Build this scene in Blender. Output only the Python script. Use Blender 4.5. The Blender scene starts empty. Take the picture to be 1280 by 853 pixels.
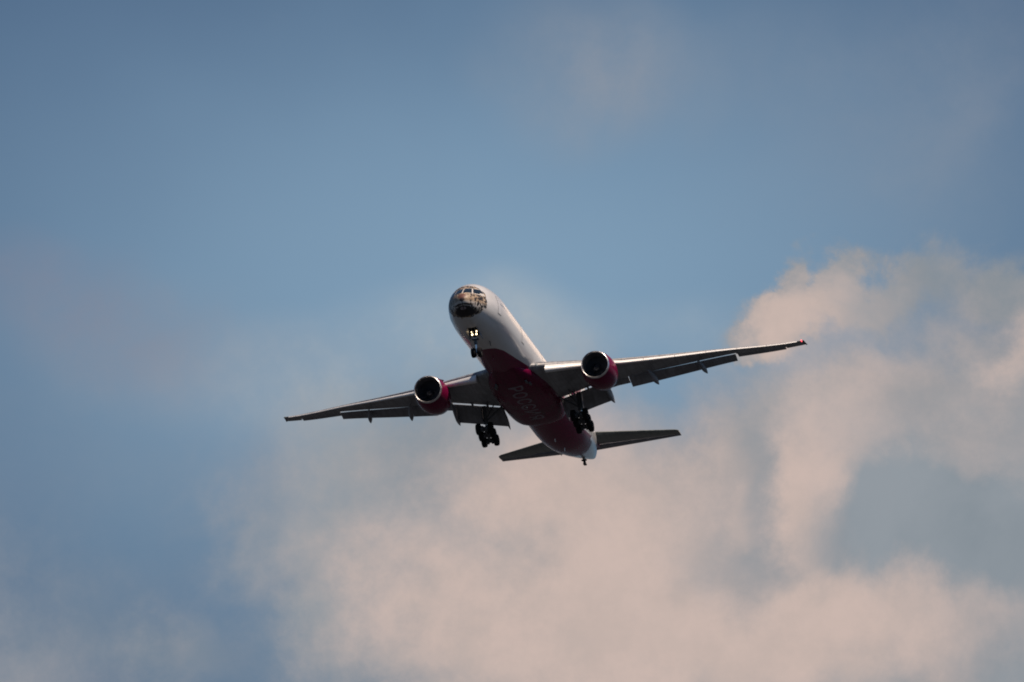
import bpy, bmesh, math, random
import numpy as np
from mathutils import Vector, Matrix
R_ = math.radians
random.seed(4)
sc = bpy.context.scene
COL = sc.collection

# ------------------------------------------------------------------ camera
F_PX = 11000.0                      # focal length in pixels of a 1280 px wide frame
ELEV = R_(13.6)                     # the camera looks up by this angle, due north (+Y)
CAM = Vector((0, 0, 1.7))
cd = bpy.data.cameras.new('camera'); cam = bpy.data.objects.new('camera', cd); COL.objects.link(cam)
cd.sensor_width = 36.0; cd.lens = 36.0 * F_PX / 1280.0
cd.clip_start = 0.5; cd.clip_end = 60000
cam.location = CAM; cam.rotation_euler = (R_(90) + ELEV, 0, 0)
sc.camera = cam
FWD = Vector((0, math.cos(ELEV), math.sin(ELEV)))
UP = Vector((0, -math.sin(ELEV), math.cos(ELEV)))
RIGHT = Vector((1, 0, 0))

# ------------------------------------------------------------------ sun, exposure
SUN_EL, SUN_AZ = R_(62), R_(122)     # azimuth clockwise from north
sun_dir = Vector((math.sin(SUN_AZ) * math.cos(SUN_EL), math.cos(SUN_AZ) * math.cos(SUN_EL), math.sin(SUN_EL)))
sl = bpy.data.lights.new('sun', 'SUN'); sun = bpy.data.objects.new('sun', sl); COL.objects.link(sun)
sl.energy = 4.6; sl.angle = R_(0.53); sl.color = (1.0, 0.80, 0.64)
sun.rotation_euler = (-sun_dir).to_track_quat('-Z', 'Y').to_euler()
sun.location = (0, 0, 500)
vs = sc.view_settings
vs.view_transform = 'Standard'; vs.look = 'None'; vs.exposure = 0.0; vs.gamma = 1.0
vs.use_curve_mapping = False
sc.cycles.filter_width = 1.9

# ------------------------------------------------------------------ sky
class NT:
    """Small helper that wires shader nodes."""
    def __init__(s, tree): s.t = tree; s.n = tree.nodes; s.l = tree.links
    def new(s, ty, **k):
        n = s.n.new(ty)
        for a, v in k.items(): setattr(n, a, v)
        return n
    def put(s, sock, v):
        if v is None: return
        if isinstance(v, bpy.types.NodeSocket): s.l.new(v, sock)
        elif isinstance(v, (tuple, list)) and len(v) == 3 and sock.type == 'RGBA': sock.default_value = (*v, 1)
        else: sock.default_value = v
    def math(s, op, a, b=None, c=None, clamp=False):
        n = s.new('ShaderNodeMath', operation=op, use_clamp=clamp)
        for i, v in enumerate((a, b, c)): s.put(n.inputs[i], v)
        return n.outputs[0]
    def vmath(s, op, a, b=None, scale=None):
        n = s.new('ShaderNodeVectorMath', operation=op)
        s.put(n.inputs[0], a); s.put(n.inputs[1], b)
        if scale is not None: s.put(n.inputs['Scale'], scale)
        return n.outputs['Value'] if op in ('DOT_PRODUCT', 'LENGTH') else n.outputs[0]
    def mix(s, f, a, b, blend='MIX'):
        n = s.new('ShaderNodeMix', data_type='RGBA', blend_type=blend)
        s.put(n.inputs[0], f); s.put(n.inputs[6], a); s.put(n.inputs[7], b)
        return n.outputs[2]
    def noise(s, vec, scale, detail=6, rough=0.55, dist=0.0, dim='3D'):
        n = s.new('ShaderNodeTexNoise', noise_dimensions=dim)
        s.put(n.inputs['Vector'], vec); n.inputs['Scale'].default_value = scale
        n.inputs['Detail'].default_value = detail; n.inputs['Roughness'].default_value = rough
        n.inputs['Distortion'].default_value = dist
        return n
    def ramp(s, v, lo, hi, smooth=True, a=0.0, b=1.0):
        n = s.new('ShaderNodeMapRange', interpolation_type='SMOOTHSTEP' if smooth else 'LINEAR')
        s.put(n.inputs[0], v); s.put(n.inputs[1], lo); s.put(n.inputs[2], hi)
        n.inputs[3].default_value = a; n.inputs[4].default_value = b
        return n.outputs[0]
    def comb(s, x, y, z):
        n = s.new('ShaderNodeCombineXYZ')
        for i, v in enumerate((x, y, z)): s.put(n.inputs[i], v)
        return n.outputs[0]
    def sep(s, v):
        n = s.new('ShaderNodeSeparateXYZ'); s.put(n.inputs[0], v); return n.outputs

world = bpy.data.worlds.new('World'); sc.world = world; world.use_nodes = True
wt = world.node_tree; wt.nodes.clear(); W = NT(wt)
out = W.new('ShaderNodeOutputWorld'); bg = W.new('ShaderNodeBackground')
W.l.new(bg.outputs[0], out.inputs[0]); bg.inputs['Strength'].default_value = 0.1
sky = W.new('ShaderNodeTexSky', sky_type='NISHITA')
sky.sun_disc = False; sky.sun_elevation = SUN_EL; sky.sun_rotation = SUN_AZ
sky.air_density = 1.0; sky.dust_density = 1.0; sky.ozone_density = 1.0; sky.altitude = 100
d = W.new('ShaderNodeTexCoord').outputs['Generated']
# sky directions measured in tenths of a radian round a fixed bearing (azimuth north, 13.6 degrees up)
U = W.math('MULTIPLY', W.vmath('DOT_PRODUCT', d, tuple(RIGHT)), 10.0)
V = W.math('MULTIPLY', W.vmath('DOT_PRODUCT', d, tuple(UP)), 10.0)
big = W.noise(d, 26, 3, 0.5); med = W.noise(d, 44, 8, 0.56, 0.25); fine = W.noise(d, 130, 7, 0.68)
def cen(n, amp):   # noise as a vector centred on zero
    return W.vmath('SCALE', W.vmath('SUBTRACT', n.outputs['Color'], (0.5, 0.5, 0.5)), scale=amp)
uv = W.comb(U, V, 0.0)
uvw = W.vmath('ADD', uv, W.vmath('ADD', cen(med, 0.24), cen(fine, 0.05)))
flat = W.vmath('MULTIPLY', uvw, (1, 1, 0))
soft = W.vmath('MULTIPLY', W.vmath('ADD', uv, cen(big, 0.16)), (1, 1, 0))
def puff(px, py, rx, ry, amp, acc, vec):
    """adds a soft bell-shaped patch of cloud to the running density"""
    n = W.new('ShaderNodeTexGradient', gradient_type='SPHERICAL')
    W.put(n.inputs[0], vec)
    k = 1100.0 / 1.8
    n.texture_mapping.vector_type = 'POINT'
    n.texture_mapping.scale = (k / rx, k / ry, 1)
    n.texture_mapping.translation = (-(px - 640) / 1100 * k / rx, -(426.5 - py) / 1100 * k / ry, 0)
    g = W.ramp(n.outputs[1], 0.0, 1.0, True, 0.0, amp)
    return W.math('ADD', g, acc)
def puffs(lst, vec, acc=0.0):
    for b in lst: acc = puff(*b, acc, vec)
    return acc
# where there is cloud at all
cover = puffs([
    (820, 930, 400, 330, 1.2), (760, 650, 270, 180, 0.7), (1150, 540, 230, 150, 1.1), (1240, 800, 280, 240, 1.0),
    (986, 360, 20, 28, 1.5), (1047, 357, 26, 28, 1.2), (1015, 384, 50, 28, 1.1), (965, 402, 38, 20, 1.1), (930, 412, 28, 12, 0.45), (1090, 383, 34, 24, 0.55),
    (1170, 380, 70, 34, 0.45), (1280, 370, 110, 44, 0.85), (1360, 420, 120, 90, 0.8), (570, 500, 150, 90, 0.34), (460, 640, 170, 200, 0.38), (420, 800, 100, 90, 0.28), (350, 560, 150, 110, 0.16),
    (50, 815, 150, 130, 0.62), (215, 815, 70, 50, 0.40), (310, 660, 50, 60, 0.22),
    (-100, 1520, 700, 420, 1.4), (800, 1500, 800, 380, 1.2), (3300, -240, 1200, 540, 1.7), (5600, 1400, 1500, 1500, 1.6), (-2500, 400, 1100, 420, 0.7),
], flat)
cover_n = W.math('ADD', W.math('MULTIPLY', W.math('SUBTRACT', med.outputs[0], 0.5), 0.62), W.math('MULTIPLY', W.math('SUBTRACT', fine.outputs[0], 0.5), 0.22))
cover_m = W.ramp(W.math('ADD', cover, cover_n), 0.06, 1.12)
# thin veils
veil = puffs([
    (150, 400, 130, 50, 0.30), (250, 460, 170, 50, 0.30), (60, 600, 220, 160, 0.14),
    (400, 560, 130, 90, 0.34), (320, 740, 140, 70, 0.22), (300, 620, 90, 60, 0.2),
    (720, 66, 100, 80, 0.52), (860, 90, 130, 70, 0.18), (690, 150, 60, 40, 0.16), (1000, 60, 140, 70, 0.08), (1150, 220, 200, 130, 0.12), (1230, 90, 170, 140, 0.20),
], soft)
veil_v = W.ramp(W.math('ADD', med.outputs[0], W.math('MULTIPLY', W.math('SUBTRACT', fine.outputs[0], 0.5), 0.4)), 0.25, 0.75, True, 0.35, 1.35)
veil_m = W.math('MULTIPLY', veil, veil_v, clamp=True)
# bright mist round the edge of the cloud
mist = puffs([(565, 420, 110, 56, 0.85), (440, 490, 130, 70, 0.52), (330, 470, 120, 50, 0.22), (490, 560, 90, 60, 0.25), (690, 425, 80, 40, 0.40), (860, 425, 70, 34, 0.36), (430, 620, 60, 120, 0.30), (640, 370, 40, 30, 0.14)], soft)
mist_m = W.math('MULTIPLY', mist, veil_v, clamp=True)
# the warm, sun-facing parts of the cloud, and added banks out of view
lit = puffs([
    (840, 700, 150, 120, 0.62), (700, 680, 130, 130, 0.62), (790, 830, 280, 90, 0.66), (660, 590, 120, 50, 0.42), (1010, 385, 58, 36, 0.85), (965, 402, 36, 18, 0.5),
    (1030, 600, 75, 70, 0.62), (985, 620, 30, 60, 0.30), (1262, 430, 44, 30, 0.62), (1150, 780, 150, 70, 0.5), (530, 720, 70, 60, 0.36),
    (790, 500, 150, 60, 0.34), (1000, 760, 130, 70, 0.45), (880, 570, 50, 40, 0.30), (1060, 470, 70, 50, 0.16), (906, 618, 16, 26, 0.25), (560, 810, 90, 60, 0.35),
    (938, 600, 36, 60, -0.20), (902, 700, 64, 48, -0.36), (915, 550, 50, 44, -0.16), (1185, 668, 120, 60, -0.95), (1150, 450, 150, 70, 0.14), (1080, 520, 170, 80, 0.20), (1240, 540, 90, 50, 0.06), (1088, 612, 30, 24, 0.25), (1240, 830, 60, 40, -0.3), (1045, 700, 28, 24, -0.25), (690, 640, 60, 24, -0.12),
    (-100, 1520, 700, 420, 1.3), (800, 1500, 800, 380, 1.1), (3300, -240, 1200, 540, 1.7),  # unseen warm banks, added to brighten the fuselage edges and tail
], flat)
lit_n = W.math("ADD", W.math("MULTIPLY", W.math("SUBTRACT", fine.outputs[0], 0.5), 0.66), W.math("MULTIPLY", W.math("SUBTRACT", med.outputs[0], 0.5), 0.42))
lit_m = W.ramp(W.math("ADD", lit, lit_n), -0.34, 1.05)
# clear air: the physical sky, tinted to the evening white balance of the photograph, darkened outwards to imitate lens vignetting
clear = puffs([(630, 350, 680, 380, 1.0)], soft)
tint = W.mix(clear, (0.36, 0.435, 0.50), (1.03, 1.07, 0.985))
blue = W.mix(1.0, sky.outputs[0], tint, 'MULTIPLY')
greyc = W.mix(W.ramp(med.outputs[0], 0.3, 0.7), (2.25, 2.65, 3.02), (2.85, 3.18, 3.52))
fill_bank = puffs([(3200, -240, 1080, 500, 1.1)], flat)  # over-bright unseen bank, added to give the fuselage a warm edge
peach = W.mix(W.ramp(fine.outputs[0], 0.3, 0.7), (5.35, 4.35, 3.95), (5.95, 4.72, 4.25))
peach = W.mix(fill_bank, peach, (15.5, 11.9, 9.6))
cloudc = W.mix(lit_m, greyc, peach)
c1 = W.mix(veil_m, blue, (2.95, 3.15, 3.60))
rose = puffs([(50, 345, 100, 46, 0.52), (130, 405, 110, 44, 0.45), (230, 455, 120, 40, 0.25)], soft)
c1 = W.mix(W.math('MULTIPLY', rose, veil_v, clamp=True), c1, (2.25, 2.35, 3.05))
c1 = W.mix(mist_m, c1, (3.90, 4.45, 4.90))
c2 = W.mix(cover_m, c1, cloudc)
# dull band low round the horizon, added to dim light on the belly
low = W.ramp(W.sep(d)[2], 0.135, 0.01)
c2 = W.mix(W.math('MULTIPLY', low, 0.9), c2, (1.05, 1.40, 1.95))
W.l.new(c2, bg.inputs[0])

# ------------------------------------------------------------------ materials
MATS = {}
def mat(name, base, rough=0.4, metal=0.0, coat=0.0, var=0.0, vscale=0.6, emit=None, estr=0.0, spec=0.5):
    m = bpy.data.materials.new(name); m.use_nodes = True
    t = NT(m.node_tree); b = m.node_tree.nodes['Principled BSDF']
    b.inputs['Base Color'].default_value = (*base, 1); b.inputs['Roughness'].default_value = rough
    b.inputs['Metallic'].default_value = metal; b.inputs['Coat Weight'].default_value = coat
    b.inputs['Coat Roughness'].default_value = 0.06
    b.inputs['Specular IOR Level'].default_value = spec
    if var:
        co = t.new('ShaderNodeTexCoord').outputs['Object']
        n = t.noise(co, vscale, 6, 0.6)
        f = t.ramp(n.outputs[0], 0.3, 0.7)
        lo = tuple(c * (1 - var) for c in base); hi = tuple(min(1, c * (1 + var)) for c in base)
        t.l.new(t.mix(f, lo, hi), b.inputs['Base Color'])
        t.l.new(t.ramp(n.outputs[0], 0.3, 0.7, True, max(0, rough - .08), rough + .1), b.inputs['Roughness'])
    if emit:
        b.inputs['Emission Color'].default_value = (*emit, 1); b.inputs['Emission Strength'].default_value = estr
    MATS[name] = m
    return m
mat('white_paint', (0.72, 0.73, 0.74), 0.22, 0, 0.4, 0.05)
mat('crimson_paint', (0.155, 0.004, 0.043), 0.25, 0, 0.0, 0.12, spec=0.10)
mat('bright_metal', (0.74, 0.74, 0.75), 0.36, 1.0, 0, 0.08, 2)
mat('slat_metal', (0.80, 0.80, 0.79), 0.35, 0.0, 0.0, 0.04, 1.5)
mat('grey_panel', (0.30, 0.315, 0.34), 0.45, 0, 0, 0.22, 0.8)
mat('flap_grey', (0.25, 0.26, 0.29), 0.45, 0, 0, 0.18, 0.9)
mat('dark_cavity', (0.015, 0.015, 0.018), 0.7)
mat('duct', (0.10, 0.105, 0.125), 0.5)
mat('fan_titanium', (0.14, 0.15, 0.18), 0.35, 0.5)
mat('spinner_grey', (0.045, 0.045, 0.05), 0.4)
mat('swirl_white', (0.25, 0.25, 0.26), 0.5)
mat('hot_metal', (0.16, 0.14, 0.13), 0.4, 0.8, 0, 0.2, 3)
mat('gear_steel', (0.075, 0.08, 0.09), 0.45, 0.2, 0, 0.15, 4)
mat('chrome', (0.8, 0.8, 0.8), 0.12, 1.0)
mat('rubber', (0.012, 0.012, 0.014), 0.9, spec=0.15)
mat('rim', (0.16, 0.16, 0.17), 0.45, 0.3)
mat('glass', (0.012, 0.02, 0.028), 0.06, 0, 0, spec=0.9)
mat('black_marking', (0.02, 0.02, 0.022), 0.5)
mat('lettering', (0.24, 0.20, 0.25), 0.45)
mat('seal_grey', (0.12, 0.12, 0.13), 0.5)
mat('headlight_glow', (1, 1, 1), 0.3, emit=(1.0, 0.76, 0.46), estr=6)
mat('red_glow', (0.8, 0.05, 0.05), 0.3, emit=(1.0, 0.10, 0.12), estr=3)
mat('clear_lens', (0.5, 0.55, 0.55), 0.1, spec=0.8)
mat('tail_grey', (0.22, 0.24, 0.22), 0.38, 0, 0.1, 0.18, 0.7)

def panel_lines(m, sx, sy, depth=0.55):
    """thin panel joints and streaky grime on grey skins"""
    t = NT(m.node_tree); b = m.node_tree.nodes['Principled BSDF']
    src = b.inputs['Base Color'].links[0].from_socket
    co = t.new('ShaderNodeTexCoord').outputs['Object']
    br = t.new('ShaderNodeTexBrick'); t.put(br.inputs['Vector'], co)
    br.inputs['Color1'].default_value = (1, 1, 1, 1); br.inputs['Color2'].default_value = (.86, .86, .88, 1)
    br.inputs['Mortar'].default_value = (depth, depth, depth, 1)
    br.inputs['Scale'].default_value = 1.0; br.inputs['Mortar Size'].default_value = 0.022
    br.inputs['Brick Width'].default_value = sx; br.inputs['Row Height'].default_value = sy
    st = t.noise(t.vmath('MULTIPLY', co, (0.25, 2.5, 1)), 1.0, 5, 0.6)
    g = t.mix(t.ramp(st.outputs[0], 0.35, 0.75), (1, 1, 1), (0.72, 0.70, 0.68))
    t.l.new(t.mix(1.0, t.mix(1.0, src, br.outputs[0], 'MULTIPLY'), g, 'MULTIPLY'), b.inputs['Base Color'])
mat('fairing_paint', (0.155, 0.004, 0.043), 0.28, 0, 0.0, 0.2, spec=0.10)
panel_lines(MATS['fairing_paint'], 2.6, 1.15, 0.45)
panel_lines(MATS['grey_panel'], 2.4, 1.3, 0.42)
panel_lines(MATS['flap_grey'], 1.9, 1.7, 0.6)
panel_lines(MATS['tail_grey'], 2.0, 1.2)

# ------------------------------------------------------------------ object helpers
# Aircraft axes: X aft from the nose, Y to starboard, Z up.
ORG = Vector((36.0, 0.0, -5.9))      # the airliner's base point, under the wing
def tagged(o, label=None, cat=None, group=None, kind=None):
    if label: o['label'] = label
    if cat: o['category'] = cat
    if group: o['group'] = group
    if kind: o['kind'] = kind
    return o
def obj(name, verts, faces, mats, parent=None, at=(0, 0, 0), midx=None, sharp=35, smooth=True, label=None):
    """links one mesh object; verts are in aircraft axes relative to `at`"""
    me = bpy.data.meshes.new(name)
    me.from_pydata([tuple(map(float, v)) for v in verts], [], [tuple(map(int, f)) for f in faces])
    for m in (mats if isinstance(mats, (list, tuple)) else [mats]): me.materials.append(MATS[m])
    if midx is not None:
        for p, i in zip(me.polygons, midx): p.material_index = i
    bm = bmesh.new(); bm.from_mesh(me); bmesh.ops.recalc_face_normals(bm, faces=bm.faces); bm.to_mesh(me); bm.free()
    if smooth:
        for p in me.polygons: p.use_smooth = True
        me.set_sharp_from_angle(angle=R_(sharp))
    o = bpy.data.objects.new(name, me); COL.objects.link(o)
    if parent is not None:
        o.parent = parent
        o.location = Vector(at) - Vector(parent['_o'])
        o['_o'] = tuple(at)
    if label: o['label'] = label
    return o
class MB:
    """collects closed shapes into one mesh"""
    def __init__(s): s.v = []; s.f = []; s.m = []
    def add(s, v, f, m=0):
        k = len(s.v); s.v += [tuple(p) for p in v]; s.f += [tuple(i + k for i in q) for q in f]; s.m += [m] * len(f); return s
    def loft(s, rings, m=0, caps=(True, True), close=True):
        n = len(rings[0]); v = [p for r in rings for p in r]; f = []
        for i in range(len(rings) - 1):
            for j in range(n if close else n - 1):
                a = i * n + j; b = i * n + (j + 1) % n
                f.append((a, b, b + n, a + n))
        if caps[0]: f.append(tuple(range(n))[::-1])
        if caps[1]: f.append(tuple(range((len(rings) - 1) * n, len(rings) * n)))
        return s.add(v, f, m)
    def tube(s, a, b, r0, r1=None, n=14, m=0, caps=True):
        a, b = Vector(a), Vector(b); r1 = r0 if r1 is None else r1
        q = (b - a).to_track_quat('Z', 'Y').to_matrix()
        ring = lambda c, r: [c + q @ Vector((r * math.cos(2 * math.pi * k / n), r * math.sin(2 * math.pi * k / n), 0)) for k in range(n)]
        return s.loft([ring(a, r0), ring(b, r1)], m, (caps, caps))
    def box(s, c, sx, sy, sz, rot=None, m=0, bev=0.0):
        bm = bmesh.new(); bmesh.ops.create_cube(bm, size=1)
        bmesh.ops.scale(bm, vec=(sx, sy, sz), verts=bm.verts)
        if bev: bmesh.ops.bevel(bm, geom=bm.edges[:], offset=bev, segments=2, affect='EDGES')
        M = Matrix.Translation(Vector(c)) @ (rot.to_4x4() if rot else Matrix())
        bm.transform(M); bm.verts.index_update()
        s.add([v.co.copy() for v in bm.verts], [[v.index for v in f.verts] for f in bm.faces], m); bm.free(); return s
    def lathe(s, prof, c, axis='X', n=48, m=0, mlist=None):
        """prof: list of (axial, radius)"""
        rings = []
        for (x, r) in prof:
            ring = []
            for k in range(n):
                a = 2 * math.pi * k / n
                if axis == 'X': ring.append((c[0] + x, c[1] + r * math.cos(a), c[2] + r * math.sin(a)))
                elif axis == 'Y': ring.append((c[0] + r * math.cos(a), c[1] + x, c[2] + r * math.sin(a)))
                else: ring.append((c[0] + r * math.cos(a), c[1] + r * math.sin(a), c[2] + x))
            rings.append(ring)
        if mlist is None: return s.loft(rings, m, (False, False))
        for i in range(len(rings) - 1): s.loft(rings[i:i + 2], mlist[i], (False, False))
        return s
    def build(s, name, mats, parent, at=(0, 0, 0), **k):
        A = Vector(at)
        return obj(name, [Vector(p) - A for p in s.v], s.f, mats, parent, at, midx=s.m, **k)

def pchip(xs, ys, q):
    x = np.asarray(xs, float); y = np.asarray(ys, float); q = np.asarray(q, float)
    h = np.diff(x); dl = np.diff(y) / h; m = np.zeros_like(y); m[0] = dl[0]; m[-1] = dl[-1]
    for i in range(1, len(x) - 1):
        if dl[i - 1] * dl[i] > 0:
            w1 = 2 * h[i] + h[i - 1]; w2 = h[i] + 2 * h[i - 1]; m[i] = (w1 + w2) / (w1 / dl[i - 1] + w2 / dl[i])
    k = np.clip(np.searchsorted(x, q) - 1, 0, len(x) - 2); t = (q - x[k]) / h[k]
    return y[k]*(1+2*t)*(1-t)**2 + h[k]*m[k]*t*(1-t)**2 + y[k+1]*t*t*(3-2*t) + h[k]*m[k+1]*t*t*(t-1)

# ------------------------------------------------------------------ ground
gm = bpy.data.materials.new('dark_ground'); gm.use_nodes = True
g = NT(gm.node_tree); gb = gm.node_tree.nodes['Principled BSDF']; gb.inputs['Roughness'].default_value = 0.95
gco = g.new('ShaderNodeTexCoord').outputs['Object']
gn = g.noise(gco, 0.004, 8, 0.6); gn2 = g.noise(gco, 0.15, 6, 0.6)
gc = g.mix(g.ramp(gn.outputs[0], 0.4, 0.6), (0.009, 0.013, 0.018), (0.016, 0.019, 0.025))  # near-black blue, chosen to dim and cool the light bounced to the belly
g.l.new(g.mix(g.ramp(gn2.outputs[0], 0.3, 0.7), gc, (0.012, 0.016, 0.021)), gb.inputs['Base Color'])
MATS['dark_ground'] = gm
GN = 40; GS = 30000.0
gv = [(-GS + 2*GS*i/GN, -GS + 2*GS*j/GN, 0) for j in range(GN + 1) for i in range(GN + 1)]
gf = [(j*(GN+1)+i, j*(GN+1)+i+1, (j+1)*(GN+1)+i+1, (j+1)*(GN+1)+i) for j in range(GN) for i in range(GN)]
ground = obj('ground', gv, gf, 'dark_ground'); ground['kind'] = 'structure'

# ------------------------------------------------------------------ the airliner
# attitude from the photograph: rows are the camera's right, down and forward in aircraft axes
RC = Matrix(((0.20960908, -0.97387688, -0.08733772), (0.28041763, 0.14544311, -0.94879517), (0.93671233, 0.17438505, 0.30357844)))
DOWN = -UP
Mw = Matrix((RIGHT, DOWN, FWD)).transposed()
ROT = Mw @ RC
dist = 995.862
pos = CAM + Mw @ Vector((21.893 * dist / F_PX, 52.513 * dist / F_PX, dist))     # aircraft point (36,0,0)
plane = bpy.data.objects.new('airliner', None); COL.objects.link(plane)
plane['_o'] = tuple(ORG)
plane.matrix_world = Matrix.Translation(pos + ROT @ (ORG - Vector((36, 0, 0)))) @ ROT.to_4x4()
plane.empty_display_size = 5
tagged(plane, 'white and crimson airliner with leopard-face nose flying with landing gear and flaps down', 'airplane')

# ---- fuselage
S = np.array([[0,-.8,-.8,.0],[.06,-.54,-1.08,.27],[.15,-.38,-1.25,.45],[.5,.0,-1.6,.82],[1,.36,-1.9,1.18],[1.8,.85,-2.25,1.59],[2.5,1.28,-2.47,1.88],
 [3.5,1.84,-2.7,2.2],[5,2.42,-2.9,2.54],[7,2.82,-3.0,2.83],[9,3.0,-3.04,2.98],[11,3.06,-3.05,3.02],[50,3.06,-3.05,3.02],[54,3.06,-2.84,2.98],
 [58,3.05,-2.24,2.78],[62,3.02,-1.42,2.4],[66,2.9,-.5,1.78],[70,2.75,.5,1.0],[72,2.62,1.05,.55],[73.1,2.55,1.42,.26]])
def fus(x):
    return [float(pchip(S[:, 0], S[:, i], [x])[0]) for i in (1, 2, 3)]
def fpt(x, a, off=0.0):
    """point on the fuselage skin: a = angle from straight down, positive to starboard"""
    t, b, w = fus(x); h = (t - b) / 2; c = (t + b) / 2
    n = Vector((0, math.sin(a) / max(w, .05), -math.cos(a) / max(h, .05))).normalized()
    return Vector((x, w * math.sin(a), c - h * math.cos(a))) + n * off
def f_yz(y, z, off=0.012):
    """skin point seen along X at (y,z), near the nose"""
    lo, hi = 0.0, 11.0
    for _ in range(40):
        m = (lo + hi) / 2; t, b, w = fus(m); h = max((t - b) / 2, 1e-6); c = (t + b) / 2
        if (y / max(w, 1e-6)) ** 2 + ((z - c) / h) ** 2 > 1: lo = m
        else: hi = m
    x = hi; e = 0.05
    t, b, w = fus(x); h = (t - b) / 2; c = (t + b) / 2
    t2, b2, w2 = fus(x + e); h2 = (t2 - b2) / 2; c2 = (t2 + b2) / 2
    F = lambda w, h, c: (y / w) ** 2 + ((z - c) / h) ** 2
    n = Vector(((F(w2, h2, c2) - F(w, h, c)) / e, 2 * y / w ** 2, 2 * (z - c) / h ** 2)).normalized()
    return Vector((x, y, z)) + n * off
def f_xz(x, z, side, off=0.012):
    t, b, w = fus(x); h = (t - b) / 2; c = (t + b) / 2
    k = max(0.0, 1 - ((z - c) / h) ** 2); y = side * w * math.sqrt(k)
    return fpt(x, math.atan2(y / w, -(z - c) / h), off)

# livery: everything painted on the skin, laid out in aircraft axes
fm = bpy.data.materials.new('livery'); fm.use_nodes = True; MATS['livery'] = fm
L = NT(fm.node_tree); lb = fm.node_tree.nodes['Principled BSDF']
co = L.vmath('ADD', L.new('ShaderNodeTexCoord').outputs['Object'], (0, 0, 0))
X, Y, Z = L.sep(co)
AY = L.math('ABSOLUTE', Y)
fc = L.new('ShaderNodeFloatCurve'); L.put(fc.inputs['Value'], L.math('DIVIDE', X, 74.0))
cpts = [(0, -4), (11.3, -4), (11.72, -3.08), (12.4, -2.93), (14.4, -2.70), (18.9, -2.38), (23.7, -1.95), (28.5, -1.3), (33, -1.0), (45, -1.35),
        (51, -1.3), (55, -0.9), (58, -0.5), (60, -0.8), (61.2, -1.25), (62, -4), (74, -4)]
cv = fc.mapping.curves[0]
for i, (x, z) in enumerate(cpts):
    loc = (x / 74.0, (z + 5) / 6.0)
    if i == 0: cv.points[0].location = loc
    elif i == len(cpts) - 1: cv.points[-1].location = loc
    else: cv.points.new(*loc)
for pnt in cv.points: pnt.handle_type = 'VECTOR'
fc.mapping.update()
zlim = L.math('MULTIPLY_ADD', fc.outputs[0], 6.0, -5.0)
red = L.math('LESS_THAN', Z, zlim)
dirt = L.noise(L.vmath('MULTIPLY', co, (0.15, 1.2, 1.2)), 1.0, 6, 0.6)
white = L.mix(L.ramp(dirt.outputs[0], 0.35, 0.75), (0.74, 0.745, 0.75), (0.66, 0.66, 0.65))
# the darker underside grime of the white belly and frame joints
joint = L.math('LESS_THAN', L.math('ABSOLUTE', L.math('SUBTRACT', L.math('FRACT', L.math('DIVIDE', X, 5.33)), 0.5)), 0.004)
white = L.mix(L.math('MULTIPLY', joint, 0.35), white, (0.35, 0.35, 0.36))
crim = L.mix(L.ramp(dirt.outputs[0], 0.3, 0.75), (0.175, 0.004, 0.048), (0.145, 0.005, 0.040))
base = L.mix(red, white, crim)
# small cabin windows
fx = L.math('ABSOLUTE', L.math('SUBTRACT', L.math('FRACT', L.math('DIVIDE', X, 0.533)), 0.5))
win = L.math('MULTIPLY', L.math('LESS_THAN', fx, 0.25), L.math('LESS_THAN', L.math('ABSOLUTE', L.math('SUBTRACT', Z, 0.42)), 0.16))
win = L.math('MULTIPLY', win, L.math('MULTIPLY', L.math('GREATER_THAN', X, 7.6), L.math('LESS_THAN', X, 60.0)))
base = L.mix(L.math('MULTIPLY', win, 0.75), base, (0.08, 0.09, 0.11))
# leopard face
wob = L.noise(co, 2.2, 5, 0.6)
wv = L.math('MULTIPLY', L.math('SUBTRACT', wob.outputs[0], 0.5), 1.6)
furm = L.math('LESS_THAN', L.math('ADD', L.math('ADD', X, wv), L.math('MULTIPLY', L.math('MAXIMUM', L.math('SUBTRACT', -1.0, Z), 0.0), 0.9)), 3.25)
fur = L.mix(L.ramp(L.noise(co, 5.0, 6, 0.65).outputs[0], 0.35, 0.65), (0.25, 0.175, 0.11), (0.42, 0.33, 0.235))
fur = L.mix(L.ramp(X, 1.5, 3.0), fur, (0.48, 0.38, 0.28))                   # paler towards the cheeks
fur = L.mix(L.ramp(L.math('ABSOLUTE', L.math('ADD', Z, 1.25)), 0.45, 0.12), fur, (0.60, 0.56, 0.52))      # white muzzle
vo = L.new('ShaderNodeTexVoronoi', feature='F1'); L.put(vo.inputs['Vector'], L.vmath('ADD', co, L.vmath('SCALE', L.vmath('SUBTRACT', wob.outputs['Color'], (.5, .5, .5)), scale=0.35)))
vo.inputs['Scale'].default_value = 3.0; vo.inputs['Randomness'].default_value = 0.85
ring = L.math('MULTIPLY', L.math('LESS_THAN', vo.outputs['Distance'], L.ramp(X, 0.3, 2.2, False, 0.34, 0.56)), L.math('GREATER_THAN', L.math('ADD', vo.outputs['Distance'], L.math('MULTIPLY', wv, 0.12)), L.ramp(X, 0.8, 2.2, False, 0.0, 0.12)))
ring = L.math('MULTIPLY', ring, L.math('GREATER_THAN', X, 0.42))
fur = L.mix(ring, fur, (0.025, 0.022, 0.022))
eye = L.math('MULTIPLY', L.math('LESS_THAN', L.math('ABSOLUTE', L.math('SUBTRACT', Z, 0.56)), 0.47), L.math('LESS_THAN', X, 3.1))
fur = L.mix(eye, fur, (0.60, 0.58, 0.55))                                   # pale surround of the cockpit windows
base = L.mix(furm, base, fur)
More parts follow.
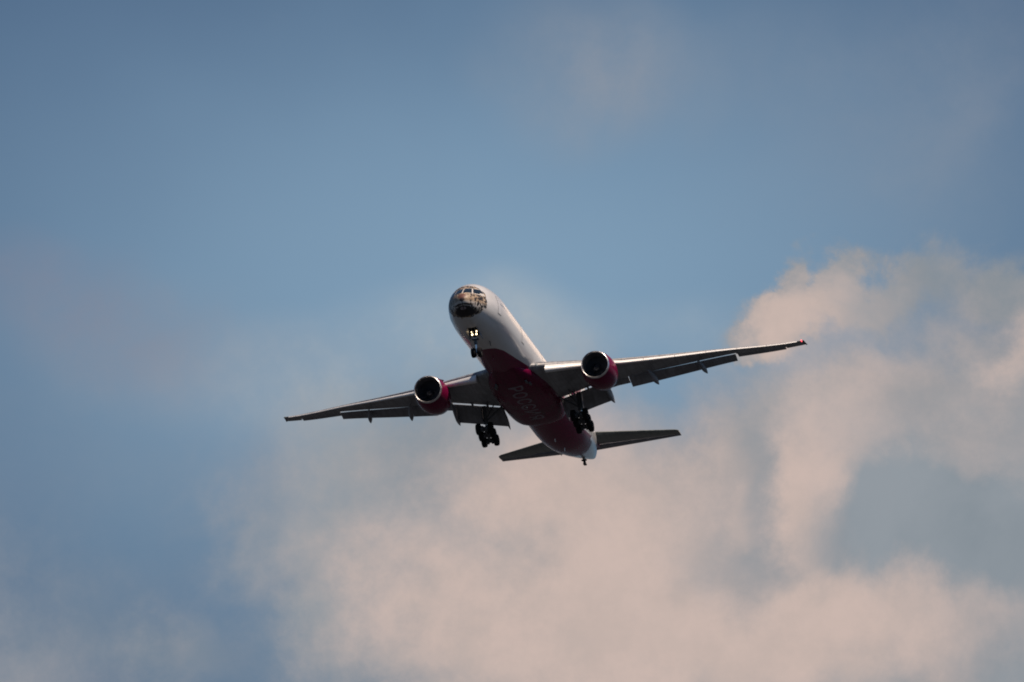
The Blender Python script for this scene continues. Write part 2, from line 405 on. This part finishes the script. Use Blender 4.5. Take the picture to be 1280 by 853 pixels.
def ell(cy, cz, ry, rz, k=0.0):
    a = L.math('DIVIDE', L.math('SUBTRACT', L.math('ABSOLUTE', Y) if k else Y, cy), ry); b_ = L.math('DIVIDE', L.math('SUBTRACT', Z, cz), rz)
    return L.math('ADD', L.math('MULTIPLY', a, a), L.math('MULTIPLY', b_, b_))
front = L.math('LESS_THAN', X, 1.9)
def paint(mask, colr):
    global base
    base = L.mix(L.math('MULTIPLY', mask, front), base, colr)
paint(L.ramp(L.math('ADD', ell(0.05, -1.84, 1.24, 0.42), L.math('MULTIPLY', wv, 0.35)), 1.25, 0.65), (0.018, 0.017, 0.02))        # black chin and open jaw
paint(L.ramp(ell(0.05, -1.66, 0.34, 0.13), 1.1, 0.8), (0.30, 0.24, 0.26))         # tongue
paint(L.ramp(ell(0, -0.38, 0.50, 0.34), 1.15, 0.7), (0.16, 0.075, 0.06))          # brown bridge
paint(L.ramp(ell(0, -0.83, 0.30, 0.20), 1.1, 0.8), (0.045, 0.028, 0.028))          # nose pad
paint(L.math('MULTIPLY', L.math('LESS_THAN', L.math('ABSOLUTE', Y), 0.05), L.math('LESS_THAN', Z, -0.8)), (0.03, 0.025, 0.025))
paint(L.ramp(ell(0.52, -1.30, 0.50, 0.10, 1), 1.2, 0.8), (0.05, 0.04, 0.04))      # lip lines
L.l.new(base, lb.inputs['Base Color']); L.l.new(L.math('MULTIPLY_ADD', red, -0.41, 0.5), lb.inputs['Specular IOR Level'])
L.l.new(L.math('MULTIPLY_ADD', furm, 0.25, 0.24), lb.inputs['Roughness']); L.l.new(L.math('MULTIPLY', L.math('SUBTRACT', 1.0, L.math('MAXIMUM', furm, red)), 0.4), lb.inputs['Coat Weight']); lb.inputs['Coat Roughness'].default_value = 0.05

NSEG = 96
bay_x0, bay_x1, bay_a = 4.3, 6.75, 2 * math.pi / NSEG * 3     # nose gear bay opening
xs = sorted(set(list(np.round(12 * np.linspace(0, 1, 46)[1:] ** 2, 4)) + list(np.arange(13.5, 50.1, 1.5)) + list(np.arange(51, 73.1, 1.0)) + [73.1, bay_x0, bay_x1]))
rings = [[fpt(x, 2 * math.pi * k / NSEG) for k in range(NSEG)] for x in xs]
fv = [p for r in rings for p in r]; ff = []
for i in range(len(xs) - 1):
    for k in range(NSEG):
        kk = (k + .5) if k < NSEG / 2 else (k + .5 - NSEG)
        if bay_x0 - 1e-6 <= xs[i] and xs[i + 1] <= bay_x1 + 1e-6 and abs(kk) < 3: continue
        a = i * NSEG + k; b = i * NSEG + (k + 1) % NSEG
        ff.append((a, b, b + NSEG, a + NSEG))
tip = len(fv); fv.append(Vector((0, 0, -.8)))
ff += [(tip, (k + 1) % NSEG, k) for k in range(NSEG)]
ff.append(tuple(range((len(xs) - 1) * NSEG, len(xs) * NSEG)))
fuse = obj('fuselage', fv, ff, 'livery', plane, sharp=60)
# nose gear bay: a recessed box behind the opening
mb = MB()
y0 = fpt(5.5, bay_a)[1] + .03
zt, zb0, zb1 = -1.7, fpt(bay_x0, 0)[2] + .05, fpt(bay_x1, 0)[2] + .06
v = [(bay_x0-.03,-y0,zb0),(bay_x1+.03,-y0,zb1),(bay_x1+.03,y0,zb1),(bay_x0-.03,y0,zb0),(bay_x0-.03,-y0,zt),(bay_x1+.03,-y0,zt),(bay_x1+.03,y0,zt),(bay_x0-.03,y0,zt)]
mb.add(v, [(0,1,5,4),(1,2,6,5),(2,3,7,6),(3,0,4,7),(4,5,6,7)])
mb.build('wheel_bay', 'dark_cavity', fuse, smooth=False)

# cockpit windows
def patch(fn, quad, n=7):
    a, b, c, d_ = [Vector((*q, 0)) for q in quad]; v = []; f = []
    for j in range(n + 1):
        for i in range(n + 1):
            s, t = i / n, j / n
            p = (a * (1 - s) + b * s) * (1 - t) + (d_ * (1 - s) + c * s) * t
            v.append(fn(p[0], p[1]))
    for j in range(n):
        for i in range(n):
            k = j * (n + 1) + i; f.append((k, k + 1, k + n + 2, k + n + 1))
    return v, f
def pane(fn, quad):
    """a slightly proud glass pane with an edge down to the skin"""
    n = 7
    v, f = patch(lambda a, b: fn(a, b, 0.03), quad, n); v2, _ = patch(lambda a, b: fn(a, b, -0.05), quad, n)
    k = len(v); rim = [i for i in range(n + 1)] + [j * (n + 1) + n for j in range(1, n + 1)] + [n * (n + 1) + i for i in range(n - 1, -1, -1)] + [j * (n + 1) for j in range(n - 1, 0, -1)]
    for i in range(len(rim)): f.append((rim[i], rim[(i + 1) % len(rim)], rim[(i + 1) % len(rim)] + k, rim[i] + k))
    obj('cockpit_window', v + v2, f, 'glass', fuse, sharp=50)
for s in (1, -1):
    pane(lambda a, b, o, s=s: f_yz(s * a, b, o), [(.07, .10), (.94, .16), (.80, .92), (.07, .95)])
    pane(lambda a, b, o, s=s: f_yz(s * a, b, o), [(1.06, .16), (1.62, .22), (1.34, .88), (.92, .92)])
    pane(lambda a, b, o, s=s: f_xz(a, b, s, o), [(2.12, .36), (2.98, .42), (3.05, .90), (2.45, .90)])
# cabin doors, as raised skins with a dark seal line
for s in (1, -1):
    for dx in (7.0, 18.4, 29.8, 46.0, 58.2):
        x0, x1, z0, z1 = dx - .53, dx + .53, -.85, 1.05
        fr = MB()
        for (qa, qb, qc, qd) in (((x0-.06,z0-.1),(x1+.06,z0-.1),(x1+.06,z0),(x0-.06,z0)), ((x0-.06,z1),(x1+.06,z1),(x1+.06,z1+.06),(x0-.06,z1+.06)),
                                 ((x0-.06,z0),(x0,z0),(x0,z1),(x0-.06,z1)), ((x1,z0),(x1+.06,z0),(x1+.06,z1),(x1,z1))):
            fr.add(*patch(lambda a, b: f_xz(a, b, s, 0.008), (qa, qb, qc, qd), 6))
        dv, df = patch(lambda a, b: f_xz(a, b, s, 0.016), ((x0, z0), (x1, z0), (x1, z1), (x0, z1)), 8)
        dr = obj('cabin_door', dv, df, 'white_paint', fuse)
        fr.build('door_seal', 'seal_grey', dr)

# ---- belly fairing, with its letters
def fairing_sec(x):
    u = [20.0, 21.5, 23, 25, 28, 31, 36, 39.5, 41.0, 41.9, 42.4]
    dz = pchip(u, [-2.95, -3.09, -3.22, -3.42, -3.62, -3.69, -3.7, -3.66, -3.52, -3.25, -2.9], [x])[0]
    hw = pchip(u, [.9, 1.5, 2.0, 2.6, 3.15, 3.38, 3.42, 3.3, 3.1, 2.75, 2.3], [x])[0]
    zt_ = pchip(u, [-2.7, -2.6, -2.45, -2.2, -1.85, -1.6, -1.45, -1.4, -1.5, -1.8, -2.1], [x])[0]
    return float(dz), float(hw), float(zt_)
def fairing_pt(x, a, off=0.0):
    dz, hw, zt_ = fairing_sec(x); e = 2.7
    ca, sa = math.cos(a), math.sin(a)
    y = hw * math.copysign(abs(sa) ** (2 / e), sa)
    h = (zt_ - dz); z = zt_ - h * math.copysign(abs(ca) ** (2 / e), ca) if ca >= 0 else zt_ - 0.9 * h * -(abs(ca) ** (2 / e)) * .4
    return Vector((x, y, z - off))
fxs = [20.0, 20.5, 21, 21.7, 22.3, 23, 24, 26, 28, 30, 32, 34, 36, 38, 39.5, 40.3, 41.0, 41.5, 41.9, 42.2, 42.4]
mb = MB(); mb.loft([[fairing_pt(x, 2 * math.pi * k / 72) for k in range(72)] for x in fxs])
fair = mb.build('belly_fairing', 'fairing_paint', plane, sharp=50)
# ram-air inlets and outlets
for s in (1, -1):
    for k in range(2):
        mb = MB(); c = Vector((24.9 + .9 * k, s * (1.7 + .25 * k), fairing_sec(25)[0] + .10))
        mb.box(c, .95, .26, .22, bev=.05); mb.build('air_vent', 'seal_grey', fair)
def text_mesh(body, size, shear=0.0):
    cu = bpy.data.curves.new('lettering', 'FONT'); cu.body = body; cu.size = size; cu.shear = shear
    cu.space_character = 1.12; cu.resolution_u = 6; cu.offset = 0.03
    o = bpy.data.objects.new('lettering', cu); COL.objects.link(o)
    dg = bpy.context.evaluated_depsgraph_get(); me = bpy.data.meshes.new_from_object(o.evaluated_get(dg))
    bpy.data.objects.remove(o); bpy.data.curves.remove(cu)
    bm = bmesh.new(); bm.from_mesh(me)
    bmesh.ops.triangulate(bm, faces=bm.faces)
    bmesh.ops.subdivide_edges(bm, edges=[e for e in bm.edges if e.calc_length() > .5], cuts=2)
    bm.verts.index_update()
    v = [x.co.copy() for x in bm.verts]; f = [[q.index for q in p.verts] for p in bm.faces]; bm.free()
    return v, f
tv, tf = text_mesh('РОССИЯ', 2.55, -0.12)
x0 = min(p[0] for p in tv); x1 = max(p[0] for p in tv); h1 = max(p[1] for p in tv)
T0, T1 = 25.6, 38.3
def belly_pt(x, y, off):
    dz, hw, zt_ = fairing_sec(x); k = min(.999, abs(y) / hw); e = 2.7
    return Vector((x, y, zt_ - (zt_ - dz) * (1 - k ** e) ** (1 / e) - off))
lv = [belly_pt(T0 + (p[0] - x0) / (x1 - x0) * (T1 - T0), 0.62 - p[1] / h1 * 1.66, .012) for p in tv]
obj('belly_lettering', lv, tf, 'lettering', fair, smooth=False)
# antennas, drain masts, tail skid, exhaust
def blade(name, x, y, a_z, hgt, ch, material='white_paint', parent=None, sweep=.25, th=.05):
    mb = MB(); rs = []
    for q in (0, 1):
        c = ch * (1 - .45 * q); xo = x + sweep * q; z = a_z - hgt * q
        rs.append([(xo, y, z), (xo + c * .3, y + th, z), (xo + c, y, z), (xo + c * .3, y - th, z)])
    mb.loft(rs); return mb.build(name, material, parent)
blade('antenna', 9.6, -.85, fpt(9.6, 0)[2] + .12, .42, .5, 'black_marking', fuse)
blade('antenna', 15.2, 0, -3.03, .35, .45, 'crimson_paint', fuse)
blade('antenna', 48.5, 0, -3.03, .32, .42, 'white_paint', fuse)
blade('antenna', 53.0, -.2, -2.9, .38, .45, 'white_paint', fuse)
blade('drain_mast', 55.5, .7, -2.6, .35, .3, 'white_paint', fuse)
mb = MB(); zs = fus(66.3)[1]
mb.tube((66.0, 0, zs + .3), (66.4, 0, zs - .35), .17, .13); mb.tube((66.4, 0, zs - .3), (66.6, 0, zs - .62), .15, .19)
mb.box((66.65, 0, zs - .62), .6, .36, .18, bev=.04); mb.box((66.3, 0, zs - .22), .35, .62, .14, bev=.03)
mb.build('tail_skid', 'black_marking', fuse)
mb = MB(); mb.lathe([(0, .16), (.35, .15), (.35, .11), (.0, .10)], (73.0, 0, 2.0)); mb.build('exhaust_outlet', 'hot_metal', fuse)
# red beacon under the belly
mb = MB(); mb.lathe([(0, .12), (-.08, .11), (-.14, .06), (-.16, .001)], (33, 0, -3.70), 'Z', 16); mb.build('beacon', 'clear_lens', fair)

# ---- wings
def zw(y): return float(pchip([0, 3.1, 7.65, 11.05, 17.75, 21, 28.45, 30.46], [-2.1, -1.72, -1.08, -.62, .5, 1.1, 2.38, 2.85], [y])[0])
def xle(y): return 24.45 + .72 * (y - 3.1)
def xte(y): return float(np.interp(y, [0, 3.1, 9.8, 22.8, 30.46], [38.6, 38.3, 37.75, 41.75, 46.0]))
def thick(u, tc):       # half-thickness of a rounded section at chord fraction u
    return tc / .2 * (.2969 * math.sqrt(max(u, 0)) - .126 * u - .3516 * u * u + .2843 * u ** 3 - .1015 * u ** 4)
def sec_pt(y, u, up, side, drop=0.0):
    """point of the clean wing section"""
    c = xte(y) - xle(y); tc = float(np.interp(y, [3.1, 10, 30.46], [.135, .105, .095]))
    inc = float(np.interp(y, [0, 30.46], [R_(2.2), R_(-1.5)]))
    t = thick(u, tc) * c; cam_ = .018 * c * 4 * u * (1 - u)
    z = cam_ + (t if up else -t * .82)
    x = u * c
    return Vector((xle(y) + x * math.cos(inc) + z * math.sin(inc), side * y, zw(y) + z * math.cos(inc) - x * math.sin(inc)))
def u_cut(y):           # where the fixed wing ends ahead of flaps
    if y < 9.05: return float((np.interp(y, [3.1, 9.05], [36.35, 35.55]) - xle(y)) / (xte(y) - xle(y)))
    if y < 11.25: return .83
    if y < 23.1: return float((np.interp(y, [11.25, 23.1], [36.55, 40.75]) - xle(y)) / (xte(y) - xle(y)))
    if y < 28.4: return .76
    return 1.0
US = [0, .004, .012, .03, .06, .1, .17, .26, .38, .5, .62, .74, .86, 1.0]
def wing_ring(y, side, uc):
    lo = [sec_pt(y, u * uc, False, side) for u in US[::-1]]; up = [sec_pt(y, u * uc, True, side) for u in US[1:]]
    return lo + up
def slat(y0, y1, side, parent):
    rs = []
    for y in np.linspace(y0, y1, 5):
        c = xte(y) - xle(y); k = .13 if y > 11 else .105
        us_lo = [.055, .035, .018, .008, .002, 0]; us_up = [.002, .008, .02, .04, .07, .10, k]
        pts = [sec_pt(y, u * (k / .13), False, side) for u in us_lo] + [sec_pt(y, u * (k / .13), True, side) for u in us_up]
        # inner face of the slat
        pts += [sec_pt(y, .085 * k / .13, True, side) - Vector((0, 0, .025 * c)), sec_pt(y, .05 * k / .13, False, side) + Vector((.01 * c, 0, .018 * c))]
        piv = sec_pt(y, k, True, side); q = Matrix.Rotation(R_(-20), 3, 'Y')
        mv = Vector((-.052 * c - .06, 0, -.022 * c))
        rs.append([piv + q @ (p - piv) + mv for p in pts])
    mb = MB(); mb.loft(rs); return mb.build('slat', 'slat_metal', parent)
def flap(name, y0, y1, side, parent, le, ch, ang, n=6, tc=.13, material='flap_grey', xoff=.0, zoff=-.12, zout=None):
    """le(y) gives the chord fraction of the fixed wing the flap starts behind"""
    rs = []
    for y in np.linspace(y0, y1, n):
        zo = zoff if zout is None else float(np.interp(y, [y0, y1], [zoff, zout]))
        p = sec_pt(y, le(y), False, side) + Vector((xoff, 0, zo))
        c = float(np.interp(y, [y0, y1], ch)); q = Matrix.Rotation(R_(float(np.interp(y, [y0, y1], ang))), 3, 'Y')
        us = [1, .8, .6, .4, .2, .1, .04, .01, 0]
        pts = [Vector((u * c, 0, -thick(u, tc) * c * .6)) for u in us] + [Vector((u * c, 0, thick(u, tc) * c)) for u in us[-2::-1]]
        pts[0].z -= .015; pts[-1].z += .015
        rs.append([p + q @ w for w in pts])
    mb = MB(); mb.loft(rs); return mb.build(name, material, parent)
def canoe(side, parent, y, x0, x1, z0, z1, dy, w=.30, hgt=.42, material='flap_grey'):
    rs = []; n = 14
    for i in range(n + 1):
        t = i / n
        r = max(.02, (math.sin(math.pi * min(1, t * 1.6) / 2) ** .7 if t < .62 else (1 - ((t - .62) / .38) ** 1.6) ** .9 if t < 1 else 0))
        cx = x0 + (x1 - x0) * t; cz = z0 + (z1 - z0) * (t ** 1.25); cy = side * (y + dy * t)
        rs.append([(cx, cy + w * r * math.cos(a), cz + hgt * r * math.sin(a)) for a in [2 * math.pi * k / 16 for k in range(16)]])
    mb = MB(); mb.loft(rs); return mb.build('flap_track_fairing', material, parent)
for side in (-1, 1):
    mb = MB()
    spans = [(1.2, 3.1, 9.05), (9.06, 11.24), (11.26, 23.09), (23.11, 28.39), (28.41, 30.46)]
    ys = [1.2, 3.1, 5, 7, 9.049, 9.06, 10.2, 11.249, 11.26, 14, 17, 20, 23.099, 23.11, 25.5, 28.399, 28.41, 29.4, 30.2, 30.46]
    rs = []
    for y in ys:
        uc = u_cut(max(y, 3.1)); r = wing_ring(y, side, uc)
        if y > 30.4:
            m_ = sum(r, Vector()) / len(r); r = [m_ + Vector(((p - m_).x * .93, 0, (p - m_).z * .4)) for p in r]
        rs.append(r)
    mb.loft(rs)
    wing = mb.build('wing', 'grey_panel', plane, sharp=40)
    slat(3.95, 8.5, side, wing)
    for a, b in ((10.75, 13.9), (13.95, 17.1), (17.15, 20.3), (20.35, 23.5), (23.55, 26.6), (26.65, 29.75)): slat(a, b, side, wing)
    flap('flap', 3.35, 9.0, side, wing, u_cut, (3.15, 3.2), (27, 25), xoff=.26, zoff=-.10)
    flap('flaperon', 9.1, 11.2, side, wing, u_cut, (1.55, 1.4), (12, 12), xoff=.06, zoff=.03, tc=.16)
    flap('flap', 11.32, 23.05, side, wing, u_cut, (2.25, 1.40), (17, 16), n=9, xoff=-.02, zoff=.0, zout=-.12)
    flap('aileron', 23.2, 28.3, side, wing, u_cut, (1.05, .72), (4, 4), xoff=.03, zoff=.05, tc=.15)
    canoe(side, wing, 13.75, 34.7, 38.6, -.80, -1.62, .62)
    canoe(side, wing, 19.1, 37.7, 40.95, .28, -.42, .55, .26, .36)
    canoe(side, wing, 8.75, 33.6, 39.4, -1.75, -2.75, .25, .24, .62)
    canoe(side, wing, 3.45, 35.6, 40.3, -2.3, -3.85, .0, .16, .40)
    # flap tracks across the slot
    for y in (5.0, 6.7):
        mb = MB(); p = sec_pt(y, u_cut(y) - .06, False, side); q = sec_pt(y, u_cut(y), False, side) + Vector((.9, 0, -.45))
        mb.tube(p, q, .13, .10); mb.build('flap_track', 'flap_grey', wing)
    # wingtip lights
    p = sec_pt(30.2, .06, True, side)
    mb = MB(); mb.lathe([(-.20, .01), (-.14, .05), (.0, .08), (.3, .07), (.4, .01)], p + Vector((0, 0, -.04)), n=16)
    mb.build('navigation_light', 'red_glow' if side < 0 else 'clear_lens', wing)
    mb = MB(); a = sec_pt(30.3, .15, True, side); b = sec_pt(30.44, 1, True, side)
    mb.loft([[a + Vector((0, 0, .06)), a - Vector((0, 0, .16)), a + Vector((.1, side * .14, -.05))], [b + Vector((0, 0, .06)), b - Vector((0, 0, .08)), b + Vector((.1, side * .14, 0))]])
    mb.build('wingtip_cap', 'black_marking', wing)
    # wing root fillet light
    c = Vector((24.45, side * 3.05, -1.72))
    mb = MB(); mb.lathe([(-.12, .02), (-.08, .16), (0, .20), (.4, .2)], c, n=18); mb.build('root_light', 'clear_lens', wing)

# ---- tail
def surf_loft(name, secs, material, parent, tc=.09):
    """secs: (le point, chord, thickness axis)"""
    us = [1, .85, .7, .5, .3, .15, .06, .015, 0]
    rs = []
    for (p, c, n) in secs:
        p = Vector(p); n = Vector(n)
        rs.append([p + Vector((u * c, 0, 0)) - n * (thick(u, tc) * c + (.01 if u == 1 else 0)) for u in us] + [p + Vector((u * c, 0, 0)) + n * (thick(u, tc) * c + (.01 if u == 1 else 0)) for u in us[-2::-1]])
    mb = MB(); mb.loft(rs); return mb.build(name, material, parent)
for side in (-1, 1):
    n = Vector((0, -side * .12, 1)).normalized()
    def hp(y): return (62.0 + .80 * (y - 0.9), side * y, 1.35 + .118 * (y - .9))
    def hc(y): return float(np.interp(y, [.9, 10.76], [7.6, 2.5]))
    st = surf_loft('horizontal_stabilizer', [(hp(y), hc(y) * .70, n) for y in (.9, 4, 7, 10.4)] + [((hp(10.76)[0] + .25, hp(10.76)[1], hp(10.76)[2]), hc(10.76) * .62, n)], 'tail_grey', plane, .11)
    surf_loft('elevator', [((hp(y)[0] + hc(y) * .715, hp(y)[1], hp(y)[2]), hc(y) * .285, n) for y in (.9, 4, 7, 10.72)], 'flap_grey', st, .16)
    mb = MB(); a = Vector(hp(1.0)); mb.lathe([(-.3, .0), (0, .45), (2.5, .62), (6, .45), (7.2, .05)], a + Vector((0, side * .25, 0)), n=18)
    mb.build('root_seal', 'crimson_paint', st)
ny = Vector((0, 1, 0))
fin = surf_loft('vertical_fin', [((57.2 + .98 * (z - 2.6), 0, z), float(np.interp(z, [2.6, 11.6], [9.0, 3.6])), ny) for z in (2.6, 6, 9, 11.3)] + [((66.3, 0, 11.6), 3.1, ny)], 'crimson_paint', plane, .10)
surf_loft('rudder', [((57.2 + .98 * (z - 2.6) + float(np.interp(z, [2.6, 11.6], [9.06, 3.64])), 0, z), float(np.interp(z, [2.6, 11.6], [4.1, 1.6])), ny) for z in (3.2, 6, 9, 11.2)], 'white_paint', fin, .10)

# ---- engines
def engine(side, first=None):
    C = Vector((24.95, side * 9.61, -2.45))
    mb = MB()
    cowl = [(.24, 1.615), (.6, 1.70), (1.2, 1.80), (2.0, 1.88), (2.8, 1.91), (3.6, 1.88), (4.5, 1.74), (5.3, 1.55), (5.75, 1.42), (5.75, 1.36), (5.2, 1.40), (4.6, 1.42)]
    duct = [(.34, 1.425), (.7, 1.42), (1.2, 1.43), (1.7, 1.43), (2.3, 1.42)]
    mb.lathe(cowl, C, n=64, m=0); mb.lathe(duct, C, n=64, m=1)
    # the closing disc behind the fan
    n = 64
    def dr(x, r): return [(C.x + x, C.y + r * math.cos(2*math.pi*k/n), C.z + r * math.sin(2*math.pi*k/n)) for k in range(n)]
    mb.loft([dr(2.3, 1.42), dr(2.3, .5)], 2, (False, False))
    e = mb.build('engine', ['crimson_paint', 'duct', 'dark_cavity'], plane, at=C, sharp=40)
    mb = MB(); lip = [(.34, 1.425), (.20, 1.428), (.09, 1.445), (.03, 1.475), (0, 1.51), (.025, 1.55), (.10, 1.585), (.24, 1.617)]
    mb.lathe(lip, C, n=64); mb.build('inlet_lip', 'bright_metal', e)
    mb = MB(); nb = 26
    for b in range(nb):
        a0 = 2 * math.pi * b / nb; rs = []
        for r, tw, ch in ((.42, 20, .42), (.75, 36, .46), (1.1, 50, .50), (1.40, 60, .52)):
            pts = []
            for s_, th in ((-.5, 0), (0, .018), (.5, 0), (0, -.018)):
                ax = math.cos(R_(tw)) * s_ * ch; ta = math.sin(R_(tw)) * s_ * ch / r
                ang = a0 + ta + th / r * 1.0
                pts.append((C.x + 1.75 + ax, C.y + r * math.cos(ang), C.z + r * math.sin(ang)))
            rs.append(pts)
        mb.loft(rs)
    mb.build('fan', 'fan_titanium', e)
    mb = MB(); mb.lathe([(1.02, .001), (1.06, .06), (1.18, .16), (1.36, .29), (1.55, .40), (1.62, .43), (1.95, .45)], C, n=40)
    # painted swirl
    sv = []; sf = []; k = 22
    for i in range(k + 1):
        t = i / k; a = -2.6 + t * 3.1; r = .20 + .16 * t; wd = .015 + .05 * t
        for rr in (r - wd, r + wd):
            ax = float(np.interp(rr, [0, .06, .16, .29, .40, .43], [1.02, 1.06, 1.18, 1.36, 1.55, 1.62])) - .012
            sv.append((C.x + ax, C.y + rr * math.cos(a), C.z + rr * math.sin(a)))
    sf = [(2*i, 2*i+1, 2*i+3, 2*i+2) for i in range(k)]
    mb.add(sv, sf, 1)
    mb.build('spinner', ['spinner_grey', 'swirl_white'], e)
    mb = MB(); mb.lathe([(4.6, 1.15), (5.6, 1.10), (6.6, .92), (7.3, .78), (7.3, .74), (6.9, .76)], C, n=40)
    mb.lathe([(6.6, .55), (7.3, .50), (8.1, .28), (8.5, .02)], C, n=32); mb.build('exhaust_nozzle', 'hot_metal', e)
    # pylon: from the cowl crown back under the wing
    rs = []
    for x, zt_, zb_, w in ((26.3, -.66, -.90, .03), (27.2, -.42, -.9, .20), (28.6, -.20, -1.0, .30), (30.0, -.20, -1.2, .32), (31.6, -.6, -1.6, .32), (33.2, -.85, -1.65, .26), (34.6, -1.05, -1.45, .05)):
        y = C.y; rs.append([(x, y - w, zb_), (x, y + w, zb_), (x, y + w, (zb_ + zt_) / 2), (x, y + w * .6, zt_), (x, y - w * .6, zt_), (x, y - w, (zb_ + zt_) / 2)])
    mb = MB(); mb.loft(rs); mb.build('pylon', 'crimson_paint', e)
    # strake on the inboard shoulder of the cowl
    a = R_(50); iy = -side
    p0 = Vector((C.x + 1.6, C.y + iy * 1.84 * math.cos(a), C.z + 1.84 * math.sin(a))); nn = Vector((0, iy * math.cos(a), math.sin(a)))
    tt = Vector((0, -nn.z, nn.y)) * .02
    mb = MB(); mb.loft([[p0 + tt, p0 - tt, p0 - tt + nn * .05, p0 + tt + nn * .05], [p0 + tt + Vector((1.3, 0, 0)), p0 - tt + Vector((1.3, 0, 0)), p0 - tt + Vector((1.3, 0, 0)) + nn * .34, p0 + tt + Vector((1.3, 0, 0)) + nn * .34]])
    mb.build('strake', 'crimson_paint', e)
for side in (-1, 1): engine(side)

# ---- landing gear
def wheel(name, c, r, w, parent):
    mb = MB(); h = w / 2
    prof = [(-h*.55, .001), (-h*.55, r*.18), (-h*.35, r*.22), (-h*.35, r*.46), (-h*.62, r*.50), (-h*.70, r*.56), (-h*.92, r*.66), (-h, r*.78), (-h*.9, r*.9), (-h*.62, r*.975), (-h*.3, r)]
    full = prof + [(-x, q) for x, q in prof[::-1]]
    ml = [1 if i < 4 or i >= len(full) - 5 else 0 for i in range(len(full) - 1)]
    mb.lathe(full, c, 'Y', 32, mlist=ml)
    return mb.build(name, ['rubber', 'rim'], parent, at=c)
# nose gear
N0 = Vector((5.75, 0, -2.2)); N1 = Vector((5.89, 0, -5.23))
mb = MB()
mb.tube(N0, (5.84, 0, -4.15), .15, .15); mb.tube((5.84, 0, -4.1), N1, .085, .085, m=1)
mb.tube((5.83, 0, -3.98), (5.85, 0, -4.3), .20, .19); mb.box((5.83, 0, -3.72), .45, .72, .16, bev=.04)
mb.tube(N1 + Vector((0, -.42, 0)), N1 + Vector((0, .42, 0)), .085)
mb.tube((5.9, 0, -4.2), (6.38, 0, -4.62), .06); mb.tube((6.38, 0, -4.62), (5.95, 0, -5.1), .06)      # torque links
mb.tube((5.82, .1, -3.4), (4.6, .28, -2.3), .075); mb.tube((5.82, -.1, -3.4), (4.6, -.28, -2.3), .075)      # drag brace
mb.box((5.68, 0, -3.08), .08, .66, .10, bev=.02); mb.tube((5.83, 0, -3.72), (5.83, 0, -3.60), .34, .30, m=2)
ng = mb.build('nose_gear', ['gear_steel', 'chrome', 'white_paint'], plane, at=N0)
for s in (-1, 1):
    wheel('wheel', N1 + Vector((0, s * .34, 0)), .545, .50, ng)
    for z in (-2.93, -3.24):
        mb = MB(); c = Vector((5.56, s * .235 - (.03 if z < -3.4 else 0) * s, z))
        mb.lathe([(-.10, .001), (-.10, .10), (-.09, .115), (-.02, .12), (.10, .07), (.14, .02)], c, n=20, mlist=[0, 1, 1, 1, 1])
        mb.build('landing_light', ['headlight_glow', 'gear_steel'], ng)
    # open doors beside the bay
    y = s * y0; rs = []
    for x in (bay_x0 + .05, 5.2, 6.0, bay_x1 - .05):
        zt_ = fpt(x, bay_a)[2] - .02; dd = .62 if x > 4.6 else .45
        rs.append([(x, y + s * .00, zt_), (x, y + s * .04, zt_), (x, y + s * .17, zt_ - dd), (x, y + s * .13, zt_ - dd)])
    mb = MB(); mb.loft(rs); mb.build('gear_door', 'flap_grey', ng, smooth=False)
# main gear
for side in (-1, 1):
    G0 = Vector((36.0, side * 5.49, -1.9)); G1 = Vector((36.72, side * 5.49, -5.12))
    mb = MB(); k = G0.lerp(G1, .62)
    mb.tube(G0, k, .24, .23); mb.tube(k, G1, .15, .15, m=1); mb.tube(G0.lerp(G1, .56), G0.lerp(G1, .64), .29, .29)
    mb.tube(G0.lerp(G1, .55), (35.9, side * 3.3, -2.2), .10); mb.tube(G0.lerp(G1, .55), (34.0, side * 4.6, -1.75), .09)       # braces
    mb.tube(G0.lerp(G1, .5), (36.0, side * 4.3, -1.9), .07)
    mb.tube(G0.lerp(G1, .62) + Vector((.2, 0, 0)), G0.lerp(G1, .8) + Vector((.55, 0, 0)), .07); mb.tube(G0.lerp(G1, .8) + Vector((.55, 0, 0)), G1 + Vector((.2, 0, .15)), .07)
    tilt = R_(13.5); ax = Vector((math.cos(tilt), 0, -math.sin(tilt)))
    mb.tube(G1 - ax * 1.62, G1 + ax * 1.62, .17, .17)
    mb.tube(G1 - ax * .7 + Vector((0, 0, .2)), G0.lerp(G1, .66), .06)
    for i in (-1, 0, 1):
        c = G1 + ax * (1.45 * i); mb.tube(c - Vector((0, .95, 0)), c + Vector((0, .95, 0)), .10); mb.tube(c - Vector((0, .46, 0)), c - Vector((0, .14, 0)), .36, n=20); mb.tube(c + Vector((0, .14, 0)), c + Vector((0, .46, 0)), .36, n=20)
    mg = mb.build('main_gear', ['gear_steel', 'chrome'], plane, at=G0)
    for i in (-1, 0, 1):
        for s in (-1, 1): wheel('wheel', G1 + ax * (1.45 * i) + Vector((0, s * .70, 0)), .66, .56, mg)
    # strut door
    mb = MB(); o = side * .30
    mb.loft([[(35.5, G0.y + o, -2.1), (36.9, G0.y + o, -2.1), (36.9, G0.y + o + side * .05, -2.1), (35.5, G0.y + o + side * .05, -2.1)],
             [(35.9, G0.y + o, -3.7), (36.8, G0.y + o, -3.7), (36.8, G0.y + o + side * .05, -3.7), (35.9, G0.y + o + side * .05, -3.7)]])
    mb.build('gear_door', 'flap_grey', mg, smooth=False)

for o in bpy.data.objects:
    if '_o' in o: del o['_o']
